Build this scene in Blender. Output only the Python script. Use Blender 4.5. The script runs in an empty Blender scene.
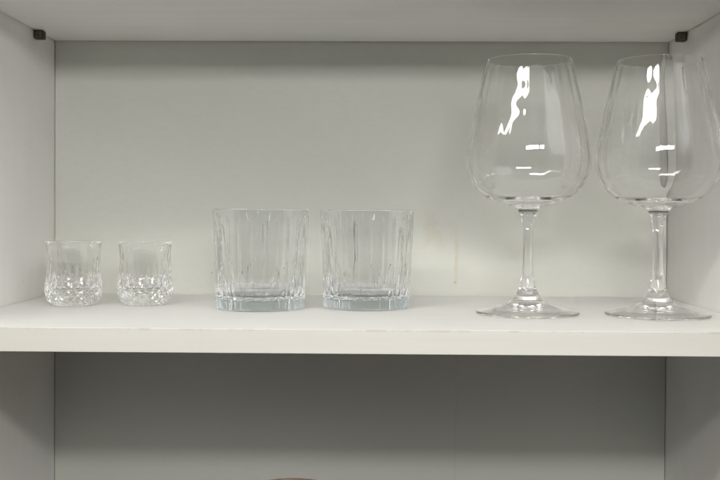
import bpy, bmesh, math, random
import numpy as np
from mathutils import Matrix, Vector

random.seed(7)
S = bpy.context.scene
COL = S.collection
MM = 0.001

# ------------------------------------------------------------------ helpers
def link(o, parent=None):
    COL.objects.link(o)
    if parent is not None:
        o.parent = parent
    return o

def thing(name, label, cat, loc=(0, 0, 0), rotz=0.0, group=None):
    o = bpy.data.objects.new(name, None)
    o.empty_display_size = 0.02
    o.location = loc
    o.rotation_euler = (0, 0, rotz)
    o["label"] = label
    o["category"] = cat
    if group:
        o["group"] = group
    return link(o)

def copy_tree(o, parent=None):
    c = o.copy()
    COL.objects.link(c)
    if parent is not None:
        c.parent = parent
    for ch in list(o.children):
        copy_tree(ch, c)
    return c

def box_mesh(name, boxes, mat, parent=None, bevel=0.0006, seg=2):
    """boxes: list of (x0,x1,y0,y1,z0,z1) joined in ONE mesh."""
    bm = bmesh.new()
    for (x0, x1, y0, y1, z0, z1) in boxes:
        r = bmesh.ops.create_cube(bm, size=1.0)
        vs = r["verts"]
        bmesh.ops.scale(bm, verts=vs, vec=(x1 - x0, y1 - y0, z1 - z0))
        bmesh.ops.translate(bm, verts=vs, vec=((x0 + x1) / 2, (y0 + y1) / 2, (z0 + z1) / 2))
    if bevel:
        bmesh.ops.bevel(bm, geom=bm.edges[:], offset=bevel, segments=seg, affect="EDGES", profile=0.5)
    me = bpy.data.meshes.new(name)
    bm.to_mesh(me)
    bm.free()
    me.materials.append(mat)
    return link(bpy.data.objects.new(name, me), parent)

def smooth(pts, n=6):
    """Catmull-Rom (centripetal) resampling of a profile of (r, z)."""
    p = [np.array(q, float) for q in pts]
    p = [2 * p[0] - p[1]] + p + [2 * p[-1] - p[-2]]
    out = []
    for i in range(1, len(p) - 2):
        p0, p1, p2, p3 = p[i - 1], p[i], p[i + 1], p[i + 2]
        t0 = 0.0
        t1 = t0 + max(np.linalg.norm(p1 - p0), 1e-6) ** 0.5
        t2 = t1 + max(np.linalg.norm(p2 - p1), 1e-6) ** 0.5
        t3 = t2 + max(np.linalg.norm(p3 - p2), 1e-6) ** 0.5
        for k in range(n):
            t = t1 + (t2 - t1) * k / n
            a1 = (t1 - t) / (t1 - t0) * p0 + (t - t0) / (t1 - t0) * p1
            a2 = (t2 - t) / (t2 - t1) * p1 + (t - t1) / (t2 - t1) * p2
            a3 = (t3 - t) / (t3 - t2) * p2 + (t - t2) / (t3 - t2) * p3
            b1 = (t2 - t) / (t2 - t0) * a1 + (t - t0) / (t2 - t0) * a2
            b2 = (t3 - t) / (t3 - t1) * a2 + (t - t1) / (t3 - t1) * a3
            out.append(tuple((t2 - t) / (t2 - t1) * b1 + (t - t1) / (t2 - t1) * b2))
    out.append(tuple(pts[-1]))
    return out

def arc(cx, cz, r, a0, a1, n):
    return [(cx + r * math.cos(math.radians(a0 + (a1 - a0) * k / n)),
             cz + r * math.sin(math.radians(a0 + (a1 - a0) * k / n))) for k in range(n + 1)]

def lathe_parts(segs, m, rmod, parent, mat):
    """segs: list of (part_name, profile, flat, tag); consecutive profiles share their
    end point. rmod(tag, r, z, th) -> r in mm.  One mesh per part, the parts
    together enclose one continuous piece of glass."""
    th = np.linspace(0, 2 * math.pi, m, endpoint=False)
    rows, tags = [], []
    for si, (nm, prof, flat, tg) in enumerate(segs):
        for k, (r, z) in enumerate(prof):
            if si > 0 and k == 0:
                continue
            rows.append((max(r, 0.0), z))
            tags.append((si, tg))
    n = len(rows)
    P = np.zeros((n, m, 3))
    for i, (r, z) in enumerate(rows):
        rr = rmod(tags[i][1], r, z, th) if r > 1e-6 else np.zeros(m)
        P[i, :, 0] = rr * np.cos(th) * MM
        P[i, :, 1] = rr * np.sin(th) * MM
        P[i, :, 2] = z * MM
    dth = np.roll(P, -1, 1) - np.roll(P, 1, 1)
    ds = np.gradient(P, axis=0)
    N = np.cross(dth, ds)
    L = np.linalg.norm(N, axis=2, keepdims=True)
    N = N / np.maximum(L, 1e-20)
    for i in (0, n - 1):
        if rows[i][0] < 1e-6:
            N[i] = (0, 0, -1.0 if i == 0 else 1.0)
    made = {}
    order = []
    start = 0
    for si, (nm, prof, flat, tg) in enumerate(segs):
        cnt = len(prof) - (0 if si == 0 else 1)
        i0 = start if si == 0 else start - 1
        i1 = start + cnt - 1
        start += cnt
        order.append((nm, flat, i0, i1))
    # join consecutive segments of the same name
    groups = {}
    for nm, flat, i0, i1 in order:
        groups.setdefault(nm, []).append((flat, i0, i1))
    for nm, spans in groups.items():
        verts, norms, faces, fl = [], [], [], []
        idx = {}
        def vid(i, j):
            if rows[i][0] < 1e-6:
                j = 0
            key = (i, j % m)
            if key not in idx:
                idx[key] = len(verts)
                verts.append(tuple(P[i, j % m]))
                norms.append(tuple(N[i, j % m]))
            return idx[key]
        for flat, i0, i1 in spans:
            for i in range(i0, i1):
                for j in range(m):
                    q = [vid(i, j), vid(i, j + 1), vid(i + 1, j + 1), vid(i + 1, j)]
                    f = []
                    for v in q:
                        if v not in f:
                            f.append(v)
                    if len(f) >= 3:
                        faces.append(f)
                        fl.append(flat)
        me = bpy.data.meshes.new(nm)
        me.from_pydata(verts, [], faces)
        me.polygons.foreach_set("use_smooth", [not f for f in fl])
        me.update()
        if not all(fl):
            me.normals_split_custom_set_from_vertices(norms)
        me.materials.append(mat)
        made[nm] = link(bpy.data.objects.new(nm, me), parent)
    return made

# ------------------------------------------------------------------ materials
class NT:
    def __init__(self, name):
        self.mat = bpy.data.materials.new(name)
        self.mat.use_nodes = True
        self.t = self.mat.node_tree
        self.b = self.t.nodes["Principled BSDF"]
    def n(self, typ, **kw):
        nd = self.t.nodes.new(typ)
        for k, v in kw.items():
            setattr(nd, k, v)
        return nd
    def l(self, a, b):
        self.t.links.new(a, b)
    def val(self, sock, v):
        if hasattr(v, "is_linked") or isinstance(v, bpy.types.NodeSocket):
            self.l(v, sock)
        else:
            sock.default_value = v
    def math(self, op, a, b=0.0, c=None):
        nd = self.n("ShaderNodeMath", operation=op)
        self.val(nd.inputs[0], a)
        self.val(nd.inputs[1], b)
        if c is not None:
            self.val(nd.inputs[2], c)
        return nd.outputs[0]
    def ramp01(self, v, a, b, lo=0.0, hi=1.0):
        nd = self.n("ShaderNodeMapRange", interpolation_type="SMOOTHSTEP")
        self.val(nd.inputs["Value"], v)
        nd.inputs["From Min"].default_value = a
        nd.inputs["From Max"].default_value = b
        nd.inputs["To Min"].default_value = lo
        nd.inputs["To Max"].default_value = hi
        return nd.outputs[0]
    def coords(self):
        tc = self.n("ShaderNodeTexCoord")
        sp = self.n("ShaderNodeSeparateXYZ")
        self.l(tc.outputs["Object"], sp.inputs[0])
        return tc.outputs["Object"], sp.outputs[0], sp.outputs[1], sp.outputs[2]
    def noise(self, vec, scale, stretch=(1, 1, 1), detail=4, rough=0.55, loc=(0, 0, 0)):
        mp = self.n("ShaderNodeMapping")
        mp.inputs["Scale"].default_value = stretch
        mp.inputs["Location"].default_value = loc
        self.l(vec, mp.inputs["Vector"])
        nz = self.n("ShaderNodeTexNoise")
        nz.inputs["Scale"].default_value = scale
        nz.inputs["Detail"].default_value = detail
        nz.inputs["Roughness"].default_value = rough
        self.l(mp.outputs[0], nz.inputs["Vector"])
        return nz.outputs["Fac"]
    def mix(self, fac, a, b):
        nd = self.n("ShaderNodeMix", data_type="RGBA")
        self.val(nd.inputs[0], fac)
        for s, v in ((nd.inputs[6], a), (nd.inputs[7], b)):
            if isinstance(v, tuple):
                s.default_value = (*v, 1)
            else:
                self.l(v, s)
        return nd.outputs[2]
    def bump(self, h, strength, dist):
        nd = self.n("ShaderNodeBump")
        nd.inputs["Strength"].default_value = strength
        nd.inputs["Distance"].default_value = dist
        self.l(h, nd.inputs["Height"])
        self.l(nd.outputs[0], self.b.inputs["Normal"])

def melamine(name, base, dark, stretch, rough=0.42, seed=0.0, edge_wear=None, smudge=0.0):
    k = NT(name)
    v, x, y, z = k.coords()
    grain = k.noise(v, 90, stretch, 6, 0.6, (seed, seed * 2, seed * 3))
    broad = k.noise(v, 5, (1, 1, 1), 3, 0.5, (seed + 4, 1, 2))
    streak = k.noise(v, 22, tuple(s * 0.7 for s in stretch), 3, 0.5, (seed + 9, 5, 2))
    g = k.ramp01(grain, 0.35, 0.7)
    c = k.mix(k.math("MULTIPLY", g, 0.55), base, dark)
    c = k.mix(k.math("MULTIPLY", k.ramp01(streak, 0.5, 0.75), 0.35), c, dark)
    grime = tuple(d * q for d, q in zip(dark, (0.93, 0.90, 0.84)))
    c = k.mix(k.math("MULTIPLY", k.ramp01(broad, 0.45, 0.75), 0.45), c, grime)
    if smudge:
        sm = k.noise(v, 16, (1, 1, 1), 5, 0.65, (seed + 2.5, 3, 7))
        c = k.mix(k.math("MULTIPLY", k.ramp01(sm, 0.56, 0.7), smudge), c, tuple(d * 0.8 for d in dark))
    # scattered specks
    sp = k.noise(v, 260, (1, 1, 1), 1, 0.5, (seed + 1.5, 6, 3))
    c = k.mix(k.math("MULTIPLY", k.ramp01(sp, 0.79, 0.83), 0.6), c, (0.22, 0.19, 0.14))
    if edge_wear:
        wn = k.noise(v, 34, (1, 0.2, 0.2), 5, 0.7, (seed, 3, 1))
        wn2 = k.noise(v, 7, (1, 0.1, 0.1), 2, 0.5, (seed + 5, 3, 1))
        zone = edge_wear(k, x, y, z)
        w = k.math("MULTIPLY", zone, k.ramp01(k.math("ADD", wn, k.math("MULTIPLY", wn2, 0.5)), 0.73, 0.86))
        c = k.mix(k.math("MULTIPLY", w, 0.28), c, (0.36, 0.30, 0.22))
    k.l(c, k.b.inputs["Base Color"])
    r = k.ramp01(broad, 0.3, 0.7, rough - 0.06, rough + 0.08)
    k.l(r, k.b.inputs["Roughness"])
    k.b.inputs["Specular IOR Level"].default_value = 0.4
    k.bump(grain, 0.12, 0.0004)
    return k.mat

WHITE = (0.875, 0.87, 0.85)
WDARK = (0.825, 0.815, 0.785)
m_shelf = melamine("white_melamine_shelf", WHITE, WDARK, (0.05, 1.0, 1.0), 0.40, 0.0, None, 0.10)
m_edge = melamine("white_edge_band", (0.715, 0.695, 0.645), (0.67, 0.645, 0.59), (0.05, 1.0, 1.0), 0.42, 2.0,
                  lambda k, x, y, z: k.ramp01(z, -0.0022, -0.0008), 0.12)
m_side = melamine("white_melamine_side", (0.85, 0.838, 0.815), (0.82, 0.807, 0.782), (1.0, 1.0, 0.06), 0.42, 5.0, None, 0.16)

def back_material():
    k = NT("grey_white_backboard")
    v, x, y, z = k.coords()
    broad = k.noise(v, 3.2, (1, 1, 1), 4, 0.55, (1, 1, 1))
    fine = k.noise(v, 210, (0.45, 1, 1), 5, 0.65)
    base, dark = (0.695, 0.702, 0.658), (0.645, 0.65, 0.592)
    c = k.mix(k.ramp01(broad, 0.35, 0.7), base, dark)
    c = k.mix(k.math("MULTIPLY", k.ramp01(fine, 0.4, 0.7), 0.45), c, dark)
    # dried yellowish drip below a fainter wipe mark
    wob = k.math("MULTIPLY", k.math("SUBTRACT", k.noise(v, 30, (0.01, 0.01, 1), 2), 0.5), 0.006)
    dx = k.math("ABSOLUTE", k.math("SUBTRACT", k.math("ADD", x, wob), 0.1035))
    line = k.ramp01(dx, 0.0006, 0.0030, 1.0, 0.0)
    zr = k.math("MULTIPLY", k.ramp01(z, 0.010, 0.016), k.ramp01(z, 0.056, 0.082, 1.0, 0.0))
    brk = k.ramp01(k.noise(v, 60, (0.3, 0.3, 1), 3), 0.22, 0.58)
    drip = k.math("MULTIPLY", k.math("MULTIPLY", line, zr), brk)
    dx2 = k.math("SUBTRACT", x, 0.082)
    dz2 = k.math("SUBTRACT", z, 0.068)
    d2 = k.math("SQRT", k.math("ADD", k.math("MULTIPLY", k.math("MULTIPLY", dx2, dx2), 1.0),
                               k.math("MULTIPLY", k.math("MULTIPLY", dz2, dz2), 0.9)))
    blob = k.ramp01(d2, 0.008, 0.030, 1.0, 0.0)
    sw = k.ramp01(k.noise(v, 55, (1.0, 1.0, 0.45), 3, 0.6, (3, 1, 4)), 0.48, 0.62)
    wipe = k.math("MULTIPLY", blob, sw)
    ddx = k.math("SUBTRACT", x, 0.1027)
    ddz = k.math("SUBTRACT", z, 0.0145)
    dd = k.math("SQRT", k.math("ADD", k.math("MULTIPLY", ddx, ddx), k.math("MULTIPLY", ddz, ddz)))
    dot = k.ramp01(dd, 0.001, 0.0024, 1.0, 0.0)
    c = k.mix(k.math("MULTIPLY", wipe, 0.27), c, (0.58, 0.545, 0.36))
    c = k.mix(k.math("MULTIPLY", drip, 0.36), c, (0.54, 0.50, 0.28))
    c = k.mix(k.math("MULTIPLY", dot, 0.38), c, (0.42, 0.37, 0.20))
    sp = k.noise(v, 150, (1, 1, 1), 1, 0.5, (7, 6, 3))
    c = k.mix(k.math("MULTIPLY", k.ramp01(sp, 0.785, 0.82), 0.5), c, (0.25, 0.22, 0.17))
    # faint wavy vertical crease low on the board
    wob2 = k.math("MULTIPLY", k.math("SUBTRACT", k.noise(v, 14, (0.01, 0.01, 1), 2, 0.5, (0, 0, 3)), 0.5), 0.012)
    dx3 = k.math("ABSOLUTE", k.math("SUBTRACT", k.math("ADD", x, wob2), 0.104))
    cr = k.math("MULTIPLY", k.ramp01(dx3, 0.0005, 0.002, 1.0, 0.0), k.ramp01(z, -0.06, -0.02, 1.0, 0.0))
    c = k.mix(k.math("MULTIPLY", cr, 0.07), c, (0.36, 0.33, 0.28))
    k.l(c, k.b.inputs["Base Color"])
    k.b.inputs["Roughness"].default_value = 0.55
    k.b.inputs["Specular IOR Level"].default_value = 0.3
    k.bump(fine, 0.06, 0.0003)
    return k.mat
m_back = back_material()

def plain(name, col, rough, col2=None, scale=80):
    k = NT(name)
    v, x, y, z = k.coords()
    nz = k.noise(v, scale, (1, 1, 1), 4)
    c = k.mix(k.ramp01(nz, 0.3, 0.7), col, col2 or tuple(q * 0.8 for q in col))
    k.l(c, k.b.inputs["Base Color"])
    k.b.inputs["Roughness"].default_value = rough
    return k.mat
m_peg = plain("dark_brown_plastic", (0.060, 0.040, 0.028), 0.5)
m_pegface = plain("brown_plastic_face", (0.19, 0.145, 0.11), 0.55, None, 300)
m_jar = plain("brown_glazed_ceramic", (0.50, 0.35, 0.28), 0.3, (0.38, 0.26, 0.20), 60)
m_bottom = melamine("unseen_dark_floor", (0.26, 0.26, 0.26), (0.22, 0.22, 0.22), (0.05, 1, 1), 0.5, 8.0)  # unseen floor, given a dark colour to cut bounce into the lower compartment

def glass(name, col, ior, rough=0.0, wav=None):
    k = NT(name)
    k.b.inputs["Base Color"].default_value = (*col, 1)
    k.b.inputs["Transmission Weight"].default_value = 1.0
    k.b.inputs["IOR"].default_value = ior
    # a faint film of dust and fingermarks
    v, x, y, z = k.coords()
    nz = k.noise(v, 45, (1, 1, 1), 4, 0.6)
    k.l(k.ramp01(nz, 0.5, 0.8, rough, rough + 0.035), k.b.inputs["Roughness"])
    if wav:
        wz = k.noise(v, wav[0], (1, 1, 0.35), 2, 0.5, (2, 3, 1))
        k.bump(wz, 1.0, wav[1])
    return k.mat
m_wine = glass("thin_clear_wine_glass", (1.0, 1.0, 1.0), 1.46, 0.0, (20, 0.00012))
m_tumbler = glass("pressed_bluish_glass", (0.988, 0.992, 0.997), 1.50, 0.0, (40, 0.00018))
m_tbase = glass("thick_grey_blue_base_glass", (0.56, 0.61, 0.645), 1.50, 0.0, (40, 0.00018))
m_crystal = glass("cut_crystal", (0.985, 0.985, 0.985), 1.54)

# ------------------------------------------------------------------ cabinet
HW = 0.328           # half inner width
BY = 0.300           # face of the backboard
CEIL = 0.2712        # underside of the upper shelf
TH = 0.0185
ZB, ZT = -0.42, 0.46
cab = thing("cabinet", "open white wooden cabinet with grey-white backboard and stained lower middle", "cabinet", (0, 0, 0))
for sgn in (-1, 1):
    xa, xb = sorted((sgn * HW, sgn * (HW + 0.018)))
    box_mesh("side_panel", [(xa, xb, 0.0, BY + 0.016, ZB - 0.018, ZT)], m_side, cab)
box_mesh("back_panel", [(-HW + 0.0006, HW - 0.0006, BY, BY + 0.005, ZB + 0.001, ZT - 0.02),
                        (-HW + 0.0001, HW - 0.0001, BY + 0.0052, BY + 0.0090, ZB + 0.001, ZT - 0.02)], m_back, cab, 0.0003, 1)
box_mesh("bottom_panel", [(-HW + 0.0002, HW - 0.0002, 0.001, BY - 0.0005, ZB - 0.018, ZB)], m_bottom, cab)
box_mesh("top_panel", [(-HW + 0.0002, HW - 0.0002, 0.001, BY - 0.0005, ZT - 0.019, ZT - 0.001)], m_side, cab)

def make_shelf(label, z, tilt=0.0):
    t = thing("shelf", label, "shelf", (0, 0, z), 0, "white shelf boards of the cabinet")
    box_mesh("board", [(-HW + 0.0009, HW - 0.0009, 0.0012, BY - 0.0014, -TH, 0)], m_shelf, t, 0.0004, 2)
    box_mesh("edge_band", [(-HW + 0.0009, HW - 0.0009, 0.0, 0.0011, -TH - 0.0001, 0.0001)], m_edge, t, 0.0004, 2)
    return t
make_shelf("white wood-grain shelf board with worn front edge carrying all the glassware", 0.0)
make_shelf("upper white shelf board seen from below, resting on brown pegs above the glasses", CEIL + TH)

# shelf pegs
def make_peg(label, x, y, sgn):
    t = thing("shelf_peg", label, "shelf peg", (x, y, CEIL), 0, "brown shelf pegs under the upper shelf")
    w, h, d = 0.0100, 0.0092, 0.009
    x0, x1 = (0.0002, w) if sgn > 0 else (-w, -0.0002)
    box_mesh("body", [(x0, x1, 0.0, d, -h, -0.0004)], m_peg, t, 0.0014, 3)
    c = 0.0013
    rw = (x1 - x0 - 2 * c) / 7.0
    ribs = [(x0 + c + rw * q, x0 + c + rw * (q + 1), -0.0013, -0.0004, -h + c * 1.3, -c * 1.5) for q in (1, 3, 5)]
    box_mesh("face_plate", [(x0 + c, x1 - c, -0.0006, 0.0012, -h + c * 0.8, -c)] + ribs, m_pegface, t, 0.0003, 2)
    bm = bmesh.new()      # the pin that sits in the side panel
    bmesh.ops.create_cone(bm, cap_ends=True, segments=20, radius1=0.0025, radius2=0.0025, depth=0.008,
                          matrix=Matrix.Translation((-sgn * 0.004, d / 2, -h / 2)) @ Matrix.Rotation(math.pi / 2, 4, "Y"))
    me = bpy.data.meshes.new("pin"); bm.to_mesh(me); bm.free(); me.materials.append(m_peg)
    link(bpy.data.objects.new("pin", me), t)
make_peg("brown plastic shelf peg on the left cabinet wall, above the shot glasses", -HW, 0.236, 1)
make_peg("brown plastic shelf peg on the right cabinet wall, behind the tall wine glasses", HW, 0.240, -1)

# ------------------------------------------------------------------ wine glasses
def make_wine():
    t = thing("wine_glass", "", "wine glass", (0, 0, 0), 0, "large stemmed wine glasses")
    foot = [(0, 6.8), (8, 6.4), (16, 5.2), (24, 3.9), (32, 2.4), (38.5, 1.0), (42, 0.25), (43.8, 0.0)] + \
           arc(44.2, 1.0, 1.05, -80, 72, 7) + [(43.0, 2.25), (38, 3.3), (31, 4.9), (24, 6.6), (18.4, 8.5), (14.4, 11.2)]
    stem = [(14.4, 11.2), (11.8, 14.2), (9.7, 17.8), (8.0, 21.8), (6.7, 26.5), (5.3, 33), (4.5, 42), (4.15, 54),
            (4.15, 66), (4.5, 75), (5.6, 83), (7.4, 88.8), (9.2, 92.0)]
    out = [(9.2, 92.0), (11.8, 94.0), (18, 95.8), (27, 98.7), (36.0, 102.8), (43.6, 108.6), (49.4, 116.2),
           (53.0, 124.8), (54.4, 133.0), (54.1, 142), (52.8, 152.5), (50.7, 164), (47.9, 177), (45.2, 190),
           (42.3, 202), (39.7, 214), (37.55, 223.4)]
    th = lambda z: 0.75 + 0.25 * max(0, (125 - z) / 30)
    inn = [(37.0, 223.4 + 0.1)]
    for (r, z) in reversed(out[4:-1]):
        k = max(0.0, min(1.0, (122 - z) / 18)); inn.append((r - th(z) * (1 - 0.35 * k), z + th(z) * 0.75 * k))
    inn += [(26, 100.5), (18, 97.4), (10, 95.9), (4, 95.4), (0, 95.3)]
    outs = smooth(out, 7)
    rim = arc(37.55 - 0.38, 223.4, 0.38, 8, 172, 8)
    inn[0] = rim[-1]
    segs = [("foot", smooth(foot, 4), False, "f"), ("stem", smooth(stem, 6), False, "s"),
            ("bowl", outs[:-1] + rim[:1], False, "o"), ("bowl", rim, False, "r"), ("bowl", smooth(inn, 7), False, "i")]
    def rmod(tag, r, z, th):
        if tag in ("i", "r", "o"):
            w = max(0.0, min(1.0, (z - 104) / 22))
            w2 = w * w * (3 - 2 * w)
            a = {"i": 0.20, "r": 0.06, "o": 0.045}[tag]
            if tag == "i":
                a *= 0.45 + 0.55 * min(1, max(0, (226 - z) / 14))
            ph = 0.0 if tag == "i" else 1.3
            return r + a * w2 * np.cos(22 * th + ph) + 0.05 * w2 * np.cos(5 * th + 0.7)
        if tag == "f":
            return r + 0 * th
        return r + 0 * th
    lathe_parts(segs, 264, rmod, t, m_wine)
    return t

# ------------------------------------------------------------------ tumblers
NT_F = 24
def make_tumbler():
    t = thing("tumbler", "", "tumbler", (0, 0, 0), 0, "ribbed glass tumblers")
    base = [(0, 1.6), (20, 1.5), (33, 1.1), (37.5, 0.35), (39.3, 0.0)] 
    base = smooth(base, 4)[:-1] + arc(39.3, 1.3, 1.3, -90, -5, 5)
    base += smooth([(40.65, 1.8), (40.95, 4.5), (41.2, 7.4), (41.3, 9.2), (41.2, 9.9), (41.0, 10.4)], 4)
    wall = smooth([(41.0, 10.4), (41.1, 11.1), (41.25, 13.5), (41.6, 22), (42.2, 36), (42.8, 52), (43.4, 66), (43.9, 78), (44.25, 87), (44.4, 90.6)], 8)
    rim = arc(44.4 - 0.9, 90.6, 0.9, 5, 175, 8)
    inn = smooth([rim[-1], (42.4, 87), (41.9, 80), (41.0, 68), (40.0, 52), (39.1, 36), (38.3, 24), (37.5, 18.0), (35.8, 14.2),
                  (33, 12.3), (28, 11.2), (18, 10.5), (8, 10.2), (0, 10.2)], 8)
    segs = [("base", base, False, "b"), ("wall", wall, False, "o"), ("wall", rim, False, "r"), ("wall", inn, False, "i")]
    def rmod(tag, r, z, th):
        if tag == "b":
            if r < 36: return r + 0 * th
            w = min(1, max(0, (r - 37) / 3.5))
            return r + w * 0.75 * (np.abs(np.cos(NT_F * th)) - 0.6)
        fl = np.abs(np.cos(NT_F * th / 2.0))           # sharp ridge at the zero, round lobes between
        if tag == "o":
            w = min(1, max(0, (88 - z) / 10)) * min(1, max(0, (z - 10.4) / 1.5))
            return r + w * (0.30 * (fl - 0.64) - 0.88 * np.exp(-(np.cos(NT_F * th / 2.0) / 0.25) ** 2))
        if tag == "i":
            if r < 30:
                return r + 0 * th
            w = min(1, max(0, (87 - z) / 12)) * min(1, (r - 30) / 6.0)
            w2 = 0.30 + 1.0 * min(1, max(0, (46 - z) / 25))
            return r - w * w2 * 0.75 * (0.64 - fl)
        return r + 0 * th
    made = lathe_parts(segs, 576, rmod, t, m_tumbler)
    made["base"].data.materials[0] = m_tbase
    return t

# ------------------------------------------------------------------ cut crystal shot glasses
NS = 24
def make_shot():
    t = thing("shot_glass", "", "shot glass", (0, 0, 0), 0, "small cut crystal shot glasses")
    cut_pts = [(19.3, 0.0), (20.2, 0.5), (22.6, 2.6), (24.6, 5.6), (26.0, 9.2), (26.6, 13), (26.6, 17), (26.1, 21.5), (25.4, 26), (24.8, 31), (24.4, 36)]
    bottom = smooth([(0, 1.4), (8, 1.3), (15, 0.8), (18.3, 0.15), (19.3, 0.0)], 4)
    raw = smooth(cut_pts, 14)
    # even z sampling for crisp facets
    upper = smooth([(24.4, 36), (24.15, 41), (24.2, 47), (24.6, 52.5), (25.3, 56.8), (25.95, 59.2)], 6)
    rim = arc(25.95 - 0.75, 59.2, 0.75, 10, 172, 7)
    inn = smooth([rim[-1], (23.4, 56.5), (22.6, 52), (22.1, 47), (21.9, 41), (21.8, 34), (21.5, 26), (20.4, 19.5), (17.5, 15.2), (12, 13.4), (6, 13.0), (0, 12.9)], 6)
    segs = [("cut_base", bottom, True, "b"), ("cut_base", raw, True, "c"), ("bowl", upper, False, "u"), ("bowl", rim, False, "r"), ("bowl", inn, False, "i")]
    def tri(x):
        return np.abs(x - np.floor(x) - 0.5)
    def rmod(tag, r, z, th):
        u = NS * th / (2 * math.pi)
        if tag == "c":
            v = z / 6.6 if z < 19.8 else 3.0 + (z - 19.8) / 26.0
            h = 2 * np.minimum(0.5 - tri(u + v + 0.5), 0.5 - tri(u - v + 0.5))
            h2 = 2 * np.minimum(0.5 - tri(u + v), 0.5 - tri(u - v))
            w = min(1, max(0, z / 2.5)) * min(1, max(0, (35.5 - z) / 9.0))
            return r - w * 0.95 * (1 - h)
        if tag == "i":
            w = min(1, max(0, (58 - z) / 20)) * min(1, max(0, (r - 14) / 6))
            return r + 0.12 * w * np.cos(NS * th)
        if tag == "u":
            w = min(1, max(0, (57 - z) / 20)) * min(1, max(0, (z - 36) / 6))
            return r + 0.10 * w * np.cos(NS * th)
        return r + 0 * th
    lathe_parts(segs, 320, rmod, t, m_crystal)
    return t

def place(proto, specs):
    for i, (label, x, y, rz) in enumerate(specs):
        o = proto if i == 0 else copy_tree(proto)
        o.scale = (1 - 0.012 * i, 1 - 0.010 * i, 1 - 0.006 * i)
        o.location = (x, y, 0.0002)
        o.rotation_euler = (0, 0, rz)
        o["label"] = label

place(make_shot(), [
    ("small cut crystal shot glass nearest the left cabinet wall, diamond facets at its base", -0.2680, 0.176, 0.1),
    ("small cut crystal shot glass standing between the other shot glass and the ribbed tumblers", -0.2025, 0.186, 0.27)])
place(make_tumbler(), [
    ("wide clear ribbed tumbler with thick smooth base, standing next to a shot glass", -0.0890, 0.160, 0.05),
    ("wide clear ribbed tumbler with notched thick base, standing nearer the wine glasses", 0.0090, 0.174, 0.22)])
place(make_wine(), [
    ("tall thin-stemmed wine glass standing between the ribbed tumbler and the other wine glass", 0.1520, 0.125, 0.0),
    ("tall thin-stemmed wine glass standing close against the right cabinet wall", 0.2645, 0.117, 0.13)])

# ------------------------------------------------------------------ jar on the cabinet floor
def make_jar():
    t = thing("jar", "brown round jar rim just showing in the dark compartment under the shelf", "jar", (-0.0615, 0.175, ZB), 0)
    hgt = 245.0
    body = smooth([(0, 0.6), (30, 0.5), (38, 0), (41, 1.5), (44, 8), (48, 30), (50, 90), (50, 180), (47.5, 228), (45.5, 237)], 5)
    lip = smooth([(45.5, 237), (47.2, 239.5), (47.8, 242), (46.8, 244.4), (44.8, hgt), (43.0, 244.2), (42.4, 242), (42.6, 239), (43, 236)], 5)
    inner = smooth([(43, 236), (45, 225), (46.5, 180), (45, 30), (40, 8), (30, 5), (0, 5)], 5)
    lathe_parts([("body", body, False, "b"), ("lip", lip, False, "l"), ("body", inner, False, "n")], 96, lambda tg, r, z, th: r + 0 * th, t, m_jar)
make_jar()

# ------------------------------------------------------------------ light
w = bpy.data.worlds.new("World")
S.world = w
w.use_nodes = True
nt = w.node_tree
bg = nt.nodes["Background"]
tc = nt.nodes.new("ShaderNodeTexCoord")
sp = nt.nodes.new("ShaderNodeSeparateXYZ")
rp = nt.nodes.new("ShaderNodeValToRGB")
mr = nt.nodes.new("ShaderNodeMapRange")
mr.inputs["From Min"].default_value = -1
mr.inputs["From Max"].default_value = 1
nt.links.new(tc.outputs["Generated"], sp.inputs[0])
nt.links.new(sp.outputs[2], mr.inputs[0])
nt.links.new(mr.outputs[0], rp.inputs[0])
nt.links.new(rp.outputs[0], bg.inputs[0])
e = rp.color_ramp.elements
e[0].position = 0.50; e[0].color = (0.012, 0.013, 0.015, 1)
e[1].position = 0.70; e[1].color = (0.90, 0.89, 0.86, 1)
q = rp.color_ramp.elements.new(0.58); q.color = (0.13, 0.148, 0.170, 1)
q = rp.color_ramp.elements.new(0.83); q.color = (0.90, 0.885, 0.85, 1)
q = rp.color_ramp.elements.new(0.93); q.color = (0.35, 0.345, 0.33, 1)
bg.inputs[1].default_value = 1.0

CAUSTICS = False
def strip(name, p0, p1, width, power, col):
    p0, p1 = Vector(p0), Vector(p1)
    d = bpy.data.lights.new(name, "AREA")
    d.shape = "RECTANGLE"
    ln = (p1 - p0).length
    d.size = width
    d.size_y = ln
    d.energy = power
    d.color = col
    d.cycles.is_caustics_light = CAUSTICS
    o = bpy.data.objects.new(name, d)
    yv = (p1 - p0).normalized()
    zv = Vector((0, 0, 1))
    zv = (zv - yv * zv.dot(yv)).normalized()
    xv = yv.cross(zv)
    M = Matrix((xv, yv, zv)).transposed().to_4x4()
    M.translation = (p0 + p1) / 2
    o.matrix_world = M
    return link(o)

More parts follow.
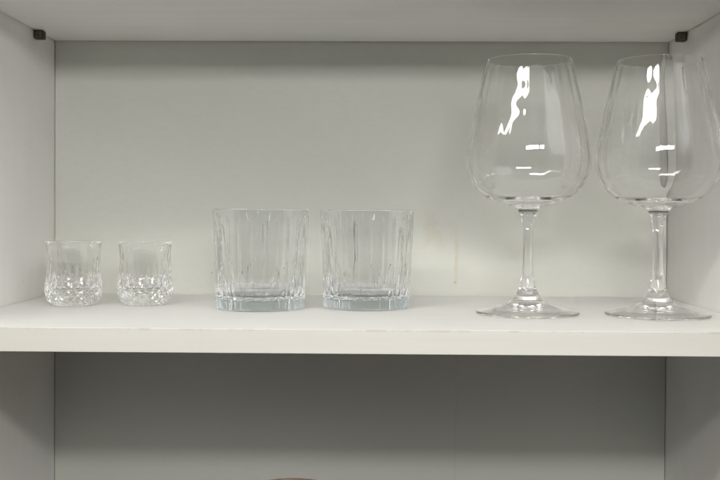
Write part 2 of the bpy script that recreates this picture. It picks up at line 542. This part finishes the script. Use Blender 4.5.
def panel(name, pos, aim, sx, sy, power, col, shape="RECTANGLE"):
    d = bpy.data.lights.new(name, "AREA")
    d.shape = shape
    d.size, d.size_y, d.energy, d.color = sx, sy, power, col
    d.cycles.is_caustics_light = CAUSTICS
    o = bpy.data.objects.new(name, d)
    o.location = pos
    o.rotation_euler = (Vector(aim) - Vector(pos)).to_track_quat("-Z", "Y").to_euler()
    return link(o)

strip("ceiling_light", (-0.20, -1.35, 1.19), (-2.05, -1.25, 1.19), 0.20, 29, (1.0, 0.975, 0.92))
panel("window_light", (1.95, -1.45, 1.22), (0.0, 0.1, 0.12), 1.9, 1.6, 9, (0.97, 0.985, 1.0), "ELLIPSE")
panel("added_fill_lamp", (0.10, -0.70, 0.350), (0.0, 0.3, 0.12), 0.30, 0.05, 2.4, (1.0, 0.985, 0.945))  # added fill near the camera, brightens the upper backboard but little below
strip("ceiling_light", (-0.8, -3.9, 1.19), (1.0, -3.9, 1.19), 0.35, 1.2, (0.5, 0.90, 1.0))

# ------------------------------------------------------------------ camera
cd = bpy.data.cameras.new("camera")
cd.sensor_width = 36.0
cd.lens = 48.0
cd.shift_y = -14.6 / 720
cd.clip_start = 0.01
cd.clip_end = 100
co = bpy.data.objects.new("camera", cd)
R = Matrix.Rotation(math.radians(0.89), 4, "Z") @ Matrix.Rotation(math.radians(90 - 0.8), 4, "X") @ Matrix.Rotation(math.radians(0.3), 4, "Z")
co.matrix_world = Matrix.Translation((0.0166, -0.727, 0.0893)) @ R
link(co)
S.camera = co

for o in S.objects:
    if o.type == "MESH":
        nm = o.name.split(".")[0]
        if nm in ("foot", "stem", "bowl", "wall", "base"):
            o.cycles.is_caustics_caster = CAUSTICS
        elif nm in ("board", "back_panel", "side_panel", "edge_band"):
            o.cycles.is_caustics_receiver = CAUSTICS

S.view_settings.view_transform = "Standard"
S.view_settings.look = "None"
S.view_settings.exposure = 0.26
S.view_settings.gamma = 1.0
cy = S.cycles
cy.max_bounces = 80
cy.diffuse_bounces = 5
cy.glossy_bounces = 24
cy.transmission_bounces = 80
cy.transparent_max_bounces = 8
cy.caustics_reflective = True
cy.caustics_refractive = True
cy.blur_glossy = 0.3
cy.sample_clamp_indirect = 60.0
cy.use_denoising = True
try:
    cy.denoiser = "OPENIMAGEDENOISE"
    cy.denoising_input_passes = "RGB_ALBEDO_NORMAL"
except Exception:
    pass
